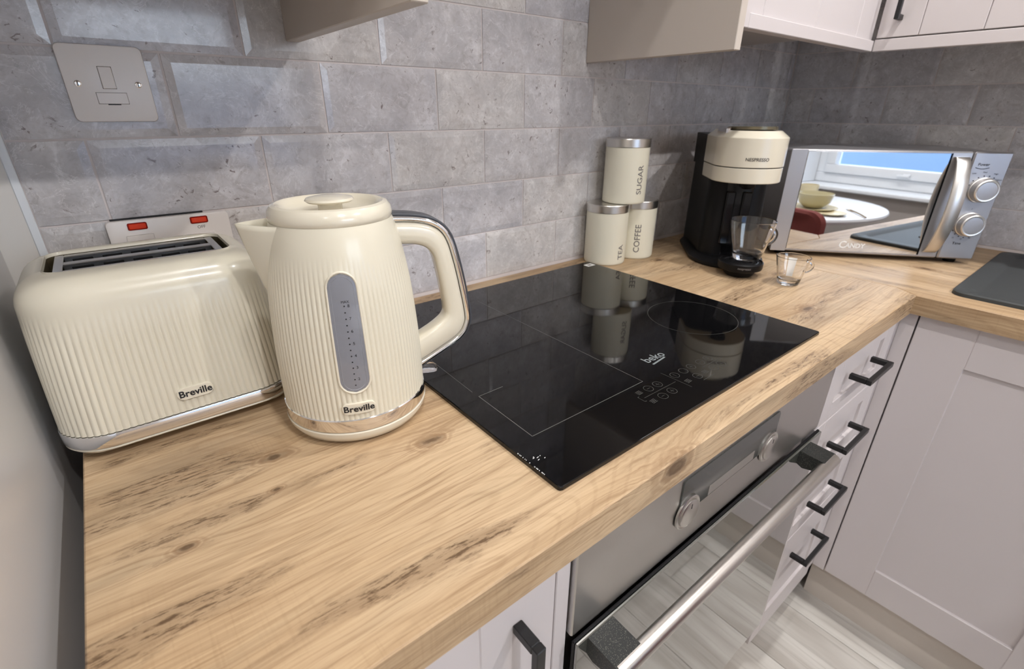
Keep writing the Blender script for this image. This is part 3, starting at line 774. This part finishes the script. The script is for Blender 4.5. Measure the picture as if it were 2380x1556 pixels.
b = dloft([(.068, .2200), (.068, .2225)], .085); part('head_seam', b, BLACK, cof)
b = dloft([(.0716, .2222), (.0720, .2232), (.0722, .2780), (.0716, .2795), (.0560, .2915), (.0545, .2920)], .085); hu = part('head_upper', b, CREAM2, cof, ang=18)
b = BM(); pts = dshape(.047, .075, 24); rings(b, [[Vector((x, y, z + (y - .075)*-.03)) for x, y in pts] for z in (.2905, .2965)], True, True); part('top_plate', b, P('bronze_top_plate', srgb(120, 112, 92), .25, .6), hu)
b = BM(); box(b, -.060, -.022, .2835, -.050, .050, .2985, .003); part('lever', b, CHROME, hu)
b = BM(); lathe(b, [(.010, .176), (.016, .180), (.018, .1905)], 24, 0, -.030); part('spout', b, BLACKPL, cof)
b = BM(); lathe(b, [(.026, .0), (.030, .004), (.034, .012), (.0440, .0165), (.0455, .019), (.0460, .031), (.0445, .0325), (.0430, .0325), (.0425, .030)], 56, 0, -.084, cap1=True); tr = part('drip_tray', b, BLACKPL, cof)
b = BM()
for q in (.012, .022, .032): lathe(b, [(q, .0301), (q + .002, .0312), (q + .004, .0301)], 40, 0, -.084, False, False)
part('tray_grid', b, BLACKPL, tr)
t = stand(dense(text_bm('NESPRESSO', .0092, 0, .0001))); 
CA = -PI/2 + math.radians(-46.2); viewc = math.atan2(-.8082 + .25, -.0928 - 1.01)
la = viewc - math.radians(-46.2) + .26
wrap(move(t, (0, 0, .238)), lambda z: .0726, la); part('lettering', t, DARKINK, hu, smooth=False)
t = stand(dense(text_bm('nespresso', .0066, 0, .0001))); wrap(move(t, (0, 0, .025)), lambda z: .0462, la - .05)
for v in t.verts: v.co.y -= .084
part('lettering', t, GREYINK, tr, smooth=False)

# ================================================================== GLASS CUPS
def cup(name, x, y, z, prof, hr, hz, hang, label, thick=.0013, tall=0, base=.006, hth=.0034):
    c = thing(name, label, 'cup', (x, y, z), 0)
    zt = prof[-1][1]; prof = spl(prof, 5); prof = [q for q in prof if q[1] < zt - .0012] + [(prof[-1][0] - .00015, zt - .0006), (prof[-1][0] - .0001, zt)]
    out = prof; inn = [(r - thick, z_) for r, z_ in prof if z_ > base + .001]
    P2 = [(prof[0][0]*.85, 0)] + out + [(prof[-1][0] - thick*.5, prof[-1][1] + thick*.4)] + inn[::-1] + [(inn[0][0]*.85, base), (.001, base)]
    b = BM(); lathe(b, P2, 56); part('bowl', b, GLASS, c, ang=60)
    path = []
    for i in range(17):
        a = -PI*.42 + PI*.84*i/16; path.append(Vector((hr[0] + hr[1]*math.cos(a), 0, hz + hr[2]*math.sin(a))))
    b = BM(); tube(b, path, hth, 10); part('handle', b, GLASS, c, (0, 0, 0), (0, 0, hang), ang=60)
    return c
rightdir = math.atan2(-math.sin(.6769), math.cos(.6769))
cup('glass_mug', .964, -.3115, .0330, [(.0270, .002), (.0285, .006), (.0340, .025), (.0400, .050), (.0440, .070), (.0458, .085)], (.036, .024, .019), .050, rightdir + .15, 'clear glass mug standing on the coffee machine drip tray', .0019, base=.012, hth=.0042)
c2 = cup('glass_espresso_cup', .968, -.4065, .0003, [(.0195, .0015), (.0208, .004), (.0240, .020), (.0285, .040), (.0325, .0585)], (.026, .017, .012), .038, rightdir + .0, 'small clear glass espresso cup with label on the worktop', .0016, base=.010, hth=.0031)
b = BM(); R = []
for i in range(9):
    z = .012 + .037*i/8; r = .0218 + (z - .01)*.215 - .0027; R.append([Vector((r*math.cos(a), r*math.sin(a), z)) for a in [(.10 + .15*k) for k in range(5)]])
rings(b, R, closed=False); part('paper_label', b, FROST, c2)

# ================================================================== MICROWAVE
mw = thing('microwave', 'silver microwave with mirrored door set across the corner', 'microwave', (1.312, -.4418, 0), math.radians(-49.72))
X0, X1, Z0, Z1 = -.224, .220, .012, .2495
b = BM(); box(b, X0 + .003, .018, Z0 + .002, X1 - .003, .290, Z1 - .002, .003); part('casing', b, SILVER, mw)
b = BM(); box(b, X0, 0, Z0, .1445, .0175, Z1, .003); dr = part('door', b, SILVER, mw)
b = BM(); box(b, -.1885, -.0012, Z0 + .006, .1005, .0002, Z1 - .004, .0005, 1); part('door_glass', b, MIRROR, dr)
b = BM(); box(b, .1005, -.0012, Z0 + .006, .1040, .0002, Z1 - .004); part('glass_edge', b, BLACKGL, dr)
b = BM(); box(b, X0, -.0005, Z0, X0 + .035, .0008, Z1 - .0, .0006, 1); part('door_trim', b, SILVER, dr)
b = BM(); box(b, .1462, 0, Z0, X1, .0175, Z1, .003); cp_ = part('control_panel', b, SILVER, mw)
# bowed door handle
b = BM(); R = []
for i in range(29):
    t = -1 + i/14; z = .1325 + t*.106; y = -.004 - .030*(1 - t*t)**.75; hwid = .0135 + .0010*(1 - t*t)
    cxx = .1225; th = .0045
    R.append([Vector((cxx + hwid*u, y + th*v_, z)) for u, v_ in ((-1, .5), (-1, -.5), (-.8, -1), (.8, -1), (1, -.5), (1, .5), (.8, 1), (-.8, 1))])
rings(b, R, True, True); part('door_handle', b, SATIN, dr, ang=50)
for kz in (.1700, .0935):
    b = BM(); lathe(b, [(.0270, 0), (.0270, .003), (.0255, .004), (.0250, .015), (.0240, .0185), (.0220, .0200), (.0195, .0196), (.0190, .0185)], 48)
    kb = part('knob', b, SATIN, mw, (.1840, -.0002, kz), (PI/2, 0, 0))
    b = BM(); lathe(b, [(.0189, .0184), (.0189, .0190), (.012, .0194)], 40); part('knob_cap', b, SILVER, kb)
    b = BM()
    for k in range(9):
        a = math.radians(20 + k*20) if kz > .12 else math.radians(-170 + k*20)
        for q in (0,):
            p = Vector((.0300*math.cos(a), 0, .0300*math.sin(a))); box(b, p.x - .0011, -.0006, p.z - .0011, p.x + .0011, -.0001, p.z + .0011)
    part('dial_marks', b, INK, cp_, (.1840, 0, kz), smooth=False)
part('lettering', move(stand(text_bm('Power', .0085, 0, .0001)), (.1700, -.0003, .2235)), INK, cp_, smooth=False)
b = BM()
for i in range(10):
    t0, t1 = -1 + i*.2, -.8 + i*.2; f_ = lambda t: (.1690 + t*.0135, .2165 - .0028*(1 - t*t))
    (xa, za), (xb, zb) = f_(t0), f_(t1); b.faces.new([b.verts.new((xa, -.0004, za)), b.verts.new((xb, -.0004, zb)), b.verts.new((xb, -.0004, zb + .0014)), b.verts.new((xa, -.0004, za + .0014))])
part('swoosh', b, INK, cp_, smooth=False)
part('lettering', move(stand(text_bm('Time', .0085, 0, .0001)), (.1750, -.0003, .0490)), INK, cp_, smooth=False)
for s, x, z in (('Low', .158, .205), ('Med', .178, .2075), ('High', .200, .2045), ('Defrost', .2085, .192)):
    part('lettering', move(stand(text_bm(s, .0045, 0)), (x, -.0003, z)), INK, cp_, smooth=False)
for s, x, z in (('0', .180, .128), ('5', .212, .105), ('10', .152, .070), ('15', .163, .062), ('20', .180, .0595), ('30', .196, .0625)):
    part('lettering', move(stand(text_bm(s, .0045, 0)), (x, -.0003, z)), INK, cp_, smooth=False)
part('lettering', move(stand(text_bm('C', .024, 0, .0004)), (-.064, -.0016, .0335)), WHITEINK, dr, smooth=False)
part('lettering', move(stand(text_bm('ANDY', .0150, 0, .0003)), (-.036, -.0016, .0320)), WHITEINK, dr, smooth=False)
for sx in (-.19, .19):
    for sy in (.03, .26):
        b = BM(); lathe(b, [(.012, .0002), (.014, .012), (.014, .016)], 20, sx, sy); part('foot', b, BLACKPL, mw)

# ================================================================== SINK
snk = thing('inset_sink', 'dark grey composite sink with ribbed drainer beside the microwave', 'sink', (0, 0, 0))
SX0, SX1, SY1, SY0 = 1.155, 1.640, -.634, -1.60
cx_, cy_ = (SX0 + SX1)/2, (SY0 + SY1)/2; ha, hb = (SX1 - SX0)/2, (SY1 - SY0)/2
def so(d, c, z): return [Vector((cx_ + x, cy_ + y, z)) for x, y in rrect(ha - d, hb - d, c, 10)]
b = BM(); rings(b, [so(0, .026, .0003), so(.0006, .026, .0065), so(.003, .025, .0088), so(.028, .020, .0092), so(.034, .018, .0045), so(.040, .016, .0040)], True, True)
part('drainer_deck', b, SINKM, snk, ang=40)
for k in range(7):
    x = 1.26 + k*.05; b = BM(); box(b, x, -1.08, .0035, x + .012, -.80, .0072, .002); part('drainer_rib', b, SINKM, snk)
b = BM(); bo = [Vector((1.40 + x, -1.32 + y, 0)) for x, y in rrect(.165, .20, .05, 8)]
rings(b, [[p + Vector((0, 0, .0042)) for p in bo], [p*1 + Vector((0, 0, .0075)) for p in bo], [Vector((1.40 + (p.x - 1.40)*.94, -1.32 + (p.y + 1.32)*.94, .0075)) for p in bo], [Vector((1.40 + (p.x - 1.40)*.92, -1.32 + (p.y + 1.32)*.92, .0045)) for p in bo]], False, True); part('bowl_rim', b, SINKM, snk)
b = BM(); box(b, 1.365, -.745, .0073, 1.395, -.722, .0076); part('sticker', b, PAPER, snk, smooth=False)

# ================================================================== BASE UNITS
FP = -.582          # plane of the back run fronts
def shaker(w, h, st, rl, rec=.007, t=.02, boards=0):
    bm = BM()
    box(bm, 0, 0, 0, st, t, h, .0012, 1); box(bm, w - st, 0, 0, w, t, h, .0012, 1)
    box(bm, st, 0, 0, w - st, t, rl, .0012, 1); box(bm, st, 0, h - rl, w - st, t, h, .0012, 1)
    if not boards: box(bm, st - .004, rec, rl - .004, w - st + .004, t - .002, h - rl + .004)
    return bm
def d_handle(parent, L, vertical=False, loc=(0, 0, 0), proj=.034, w_=.0105):
    bm = BM()
    box(bm, -L/2, -proj, -w_/2, L/2, -proj + .008, w_/2, .0008, 1)
    box(bm, -L/2, -proj + .008, -w_/2, -L/2 + .010, -.0002, w_/2, .0008, 1); box(bm, L/2 - .010, -proj + .008, -w_/2, L/2, -.0002, w_/2, .0008, 1)
    return part('handle', bm, BLACK, parent, loc, (0, PI/2, 0) if vertical else (0, 0, 0))
ZT, ZB = -.0400, -.765
# unit under the toaster end
u = thing('base_cabinet', 'pale grey base cabinet with black handle left of the oven', 'cabinet', (-.183, 0, 0))
b = BM(); box(b, .001, FP + .0215, ZB, .3255, -.03, ZT); part('body', b, CABIN, u, smooth=False)
d = part('door', shaker(.3265, .720, .088, .088), CAB, u, (0, FP, ZB + .003)); d_handle(d, .16, True, (.279, 0, .590))
b = BM(); box(b, .1465, FP + .002, ZB, .1655, -.03, ZT, .001, 1); solo('filler_post', b, CAB, 'narrow pale grey filler strip left of the oven', 'filler panel')
# oven
ov = thing('built_in_oven', 'stainless steel built in oven with smoked glass door under the hob', 'oven', (0, 0, 0))
O0, O1_ = .1672, .7760
b = BM(); box(b, O0 + .006, FP + .012, -.700, O1_ - .006, -.04, -.0420); part('housing', b, STEEL, ov, smooth=False)
b = BM(); box(b, O0, FP - .004, -.1760, O1_, FP + .0115, -.0430, .0015); cp2 = part('control_panel', b, STEEL, ov)
b = BM(); pts = rrect(.1195, .029, .006, 6); rings(b, [[Vector((.4610 + x*s, y, -.0900 + z*s)) for x, z in pts] for s, y in ((1, FP - .0035), (1, FP - .0052), (.995, FP - .0058))], True, True); dg_ = part('display_panel', b, DARKGLASS, cp2)
b = BM(); box(b, .405, FP - .0062, -.1175, .520, FP - .0056, -.1020, .0003, 1); part('display_window', b, P('display_grey', srgb(128, 122, 116), .35), dg_)
for kx in (.3590, .5640):
    b = BM(); lathe(b, [(.0240, 0), (.0240, .0025), (.0225, .0032), (.0215, .0018), (.0195, .0018), (.0192, .0045), (.017, .0056)], 48)
    kb = part('knob', b, STEELV, ov, (kx, FP - .0055, -.1160), (PI/2, 0, 0))
    b = BM(); box(b, -.0007, .008, .0050, .0007, .0150, .0059); part('knob_mark', b, INK, kb)
b = BM(); box(b, O0, FP - .0085, -.690, O1_, FP - .0045, -.1800, .0008); dv = part('door', b, BLACKPL, ov)
b = BM(); box(b, O0 + .0008, FP - .0125, -.6890, O1_ - .0008, FP - .0087, -.1806, .001, 1); part('door_glass', b, OVENGLASS, dv)
b = BM(); tube(b, [Vector((.186 + i*(.728 - .186)/20, FP - .052, -.1930)) for i in range(21)], .0100, 24); part('handle_bar', b, STEELV, dv, ang=50)
for x0 in (.184, .690):
    b = BM(); rings(b, [[Vector((x, y, z)) for y, z in ((FP - .0127, -.1815), (FP - .0127, -.2070), (FP - .022, -.2110), (FP - .0520, -.2030), (FP - .0520, -.1832))] for x in (x0, x0 + .040)], True, True); part('handle_bracket', b, SPARK, dv, smooth=False)
# drawers
u = thing('drawer_unit', 'pale grey four drawer unit right of the oven', 'drawer unit', (.7880, 0, 0))
b = BM(); box(b, .001, FP + .0215, ZB, .305, -.03, ZT); part('body', b, CABIN, u, smooth=False)
DW = .3065
for z0, z1, hz in ((-.1890, -.0445, -.1130), (-.3380, -.1915, -.2660), (-.4900, -.3405, -.4200), (-.7870, -.4925, -.5680)):
    d = part('drawer', shaker(DW, z1 - z0, .046, .038 if z0 > -.6 else .075, .006), CAB, u, (0, FP, z0)); d_handle(d, .118, False, (.152, 0, hz - z0), .036)
# corner post and sink run
RX = 1.115
b = BM(); box(b, 1.0960, FP + .0002, ZB, RX + .060, FP + .02, ZT, .001, 1); box(b, RX + .0005, -.6085, ZB, RX + .060, FP, ZT, .001, 1); solo('corner_post', b, CAB, 'pale grey corner post between the drawers and sink cabinet', 'filler panel')
u = thing('base_cabinet', 'pale grey sink cabinet with large shaker doors', 'cabinet', (RX, -.6115, 0), -PI/2)
b = BM(); box(b, .001, .0215, ZB, 1.58, .55, ZT); part('body', b, CABIN, u, smooth=False)
for k in range(3): part('door', shaker(.4300, .720, .092, .085), CAB, u, (k*.433, 0, ZB + .003))
# plinths
b = BM(); pts = [(0, 0), (1.55, 0), (1.55, .1295)] + [(.022 - .022*math.sin(PI/2*i/8), .1075 + .022*math.cos(PI/2*i/8)) for i in range(9)]
rings(b, [[Vector((x, y, z)) for x, z in pts] for y in (.016, 0)], True, True); solo('plinth', b, PLINTHM, 'pale plinth board under the sink cabinet', 'plinth', (RX + .040, -.575, -.8995), -PI/2)
b = BM(); box(b, 0, 0, 0, 1.30, .016, .1295, .002); solo('plinth', b, PLINTHM, 'recessed pale plinth under the oven and drawers', 'plinth', (-.18, -.530, -.8995))

# ================================================================== WALL UNITS
WZB = .4530
def tg_door(parent, w_, h, n, st=.030, rl=.022, frame=True):
    bm = BM()
    if frame:
        box(bm, 0, 0, 0, st, .018, h, .001, 1); box(bm, st, 0, 0, w_, .018, rl, .001, 1)
    d = part('door', bm, CAB, parent) if frame else None
    return d
u = thing('wall_cabinet', 'pale grey wall cabinet above the canisters with grooved front', 'wall cabinet', (.750, 0, 0))
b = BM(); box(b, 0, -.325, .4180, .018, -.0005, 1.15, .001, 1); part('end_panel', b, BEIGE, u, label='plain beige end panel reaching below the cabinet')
b = BM(); box(b, .0185, -.294, WZB + .036, .605, -.0015, 1.15); part('body', b, CABIN, u, smooth=False)
b = BM(); box(b, .0185, -.315, WZB, .048, -.2945, 1.15, .001, 1); box(b, .048, -.315, WZB, .6062, -.2945, .4745, .001, 1); dfr = part('front_frame', b, CAB, u)
xs = [.048, .100, .306, .512, .6062]
for x0, x1 in zip(xs, xs[1:]):
    b = BM(); box(b, x0 + .0006, -.309, .4747, x1 - .0006, -.296, 1.148, .0012, 1); part('groove_board', b, CAB, dfr)
u = thing('wall_cabinet', 'pale grey wall cabinet over the microwave with black handle', 'wall cabinet', (1.357, -.315, 0), -PI/2)
b = BM(); box(b, .0005, .021, WZB + .036, 1.25, .326, 1.15); part('body', b, CABIN, u, smooth=False)
b = BM(); box(b, 0, 0, WZB, 1.25, .020, .4765, .001, 1); part('pelmet', b, CAB, u)
for k, x0 in enumerate((.0012, .4262, .8512)):
    wd = .420; dn = link('door', None, u, (x0, 0, .4790)) 
    b = BM(); box(b, 0, .004, 0, wd, .020, .668); dn.data = None
    COL.objects.unlink(dn); bpy.data.objects.remove(dn)
    dn = part('door', b, CAB, u, (x0, 0, .4790), smooth=False)
    xs = [0, .079, .187, .295, .403, wd]
    for x1, x2 in zip(xs, xs[1:]):
        b = BM(); box(b, x1 + .0005, 0, 0, x2 - .0005, .0038, .668, .001, 1); part('groove_board', b, CAB, dn)
    if k < 2: d_handle(dn, .16, True, (.038, 0, .111), .030, .009)
u = thing('wall_cabinet', 'wall cabinet above the toaster with low end panel', 'wall cabinet', (-.205, 0, 0))
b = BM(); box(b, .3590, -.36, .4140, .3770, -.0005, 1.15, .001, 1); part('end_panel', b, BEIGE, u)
b = BM(); box(b, .0005, -.30, .480, .3585, -.0015, 1.15); part('body', b, CABIN, u, smooth=False)
b = BM(); box(b, .0005, -.322, .478, .3585, -.3005, 1.15, .001, 1); part('door', b, CAB, u)
hd_ = thing('cooker_hood', 'steel cooker hood between the wall cabinets above the hob', 'cooker hood', (.462, -.17, .72))
b = BM(); box(b, -.285, -.15, 0, .285, .165, .04, .004); part('canopy', b, HOODM, hd_)
b = BM(); box(b, -.285, -.13, .0405, .285, .165, .43); part('housing', b, CAB, hd_)
# tall unit on the left
u = thing('tall_cabinet', 'tall white glossy housing panel left of the toaster', 'tall cabinet', (-.207, 0, 0))
b = BM(); box(b, -.58, -.508, -.899, 0, -.0005, 1.25, .001, 1); part('side_panel', b, PANELW, u)
b = BM(); box(b, -.58, -.532, -.75, .002, -.5095, 1.24, .003); part('door', b, PANELW, u)

# ================================================================== DINING CORNER (seen in the microwave door)
TCX, TCY, TR, TZ = .15, -1.90, .50, -.150
tb = thing('round_table', 'round white dining table below the window', 'table', (TCX, TCY, -.9))
b = BM(); lathe(b, [(TR - .02, .722), (TR - .004, .728), (TR, .738), (TR - .004, .748), (TR - .02, .750)], 96); part('table_top', b, TABLEW, tb)
b = BM(); lathe(b, [(.05, .03), (.035, .08), (.032, .60), (.09, .721)], 40); part('pedestal', b, TABLEW, tb)
b = BM(); lathe(b, [(.24, .0005), (.25, .008), (.20, .018), (.06, .030)], 56); part('base', b, TABLEW, tb)
ch = thing('dining_chair', 'dusky red upholstered dining chair at the round table', 'chair', (.58, -1.40, -.9), math.radians(6))
b = BM(); pts = rrect(.22, .21, .05, 8); rings(b, [[Vector((x*s, y*s, z)) for x, y in pts] for s, z in ((.94, .40), (1, .415), (1, .455), (.95, .47))], True, True); part('seat', b, VELVET, ch)
b = BM(); pts = rrect(.215, .20, .055, 8); rings(b, [[Vector((x*s, y0 - .12*((z) - 0)*.0 + (.05*(x/.22)**2)*-1, .655 + z*s)) for x, z in pts] for s, y0 in ((.95, .195), (1, .205), (1, .235), (.95, .245))], True, True); part('backrest', b, VELVET, ch)
for sx in (-1, 1):
    for sy in (-1, 1):
        b = BM(); tube(b, [Vector((sx*.17, sy*.16, .405)), Vector((sx*.20, sy*.20, .0))], .010, 10); part('leg', b, BLACK, ch)
    b = BM(); tube(b, [Vector((sx*.15, .17, .42)), Vector((sx*.15, .215, .50))], .010, 10); part('back_support', b, BLACK, ch)
def dish(name, x, y, z, prof, mat, label, cat):
    b = BM(); lathe(b, prof, 48); return solo(name, b, mat, label, cat, (x, y, z))
TT = TZ + .0004
dish('dinner_plate', .36, -1.83, TT, [(.06, 0), (.075, .002), (.115, .014), (.116, .016), (.073, .006), (.02, .005)], STONEW, 'cream stoneware dinner plate under the bowl on the table', 'plate')
dish('serving_bowl', .35, -1.845, TT + .0065, [(.035, 0), (.045, .003), (.075, .03), (.088, .075), (.086, .077), (.072, .033), (.035, .010)], OLIVE, 'pale olive bowl on the plate at the table', 'bowl')
dish('tea_cup', .10, -2.20, TT, [(.036, 0), (.046, .004), (.050, .075), (.047, .076), (.042, .01)], STONEW, 'cream stoneware cup behind the olive bowl', 'cup')
dish('side_plate', .49, -1.76, TT, [(.045, 0), (.055, .002), (.075, .010), (.076, .012), (.05, .005), (.02, .004)], STONEW, 'small cream side plate near the table edge', 'plate')
b = BM(); tube(b, [Vector((-.10 + i*.02, 0, .004 + .003*math.sin(i/10*PI))) for i in range(11)], .0035, 8); box(b, -.135, -.011, .003, -.098, .011, .005, .0008, 1)
solo('fork', b, BRASS, 'brass coloured fork lying beside the side plate', 'fork', (.560, -1.89, TT), math.atan2(.148, .159))
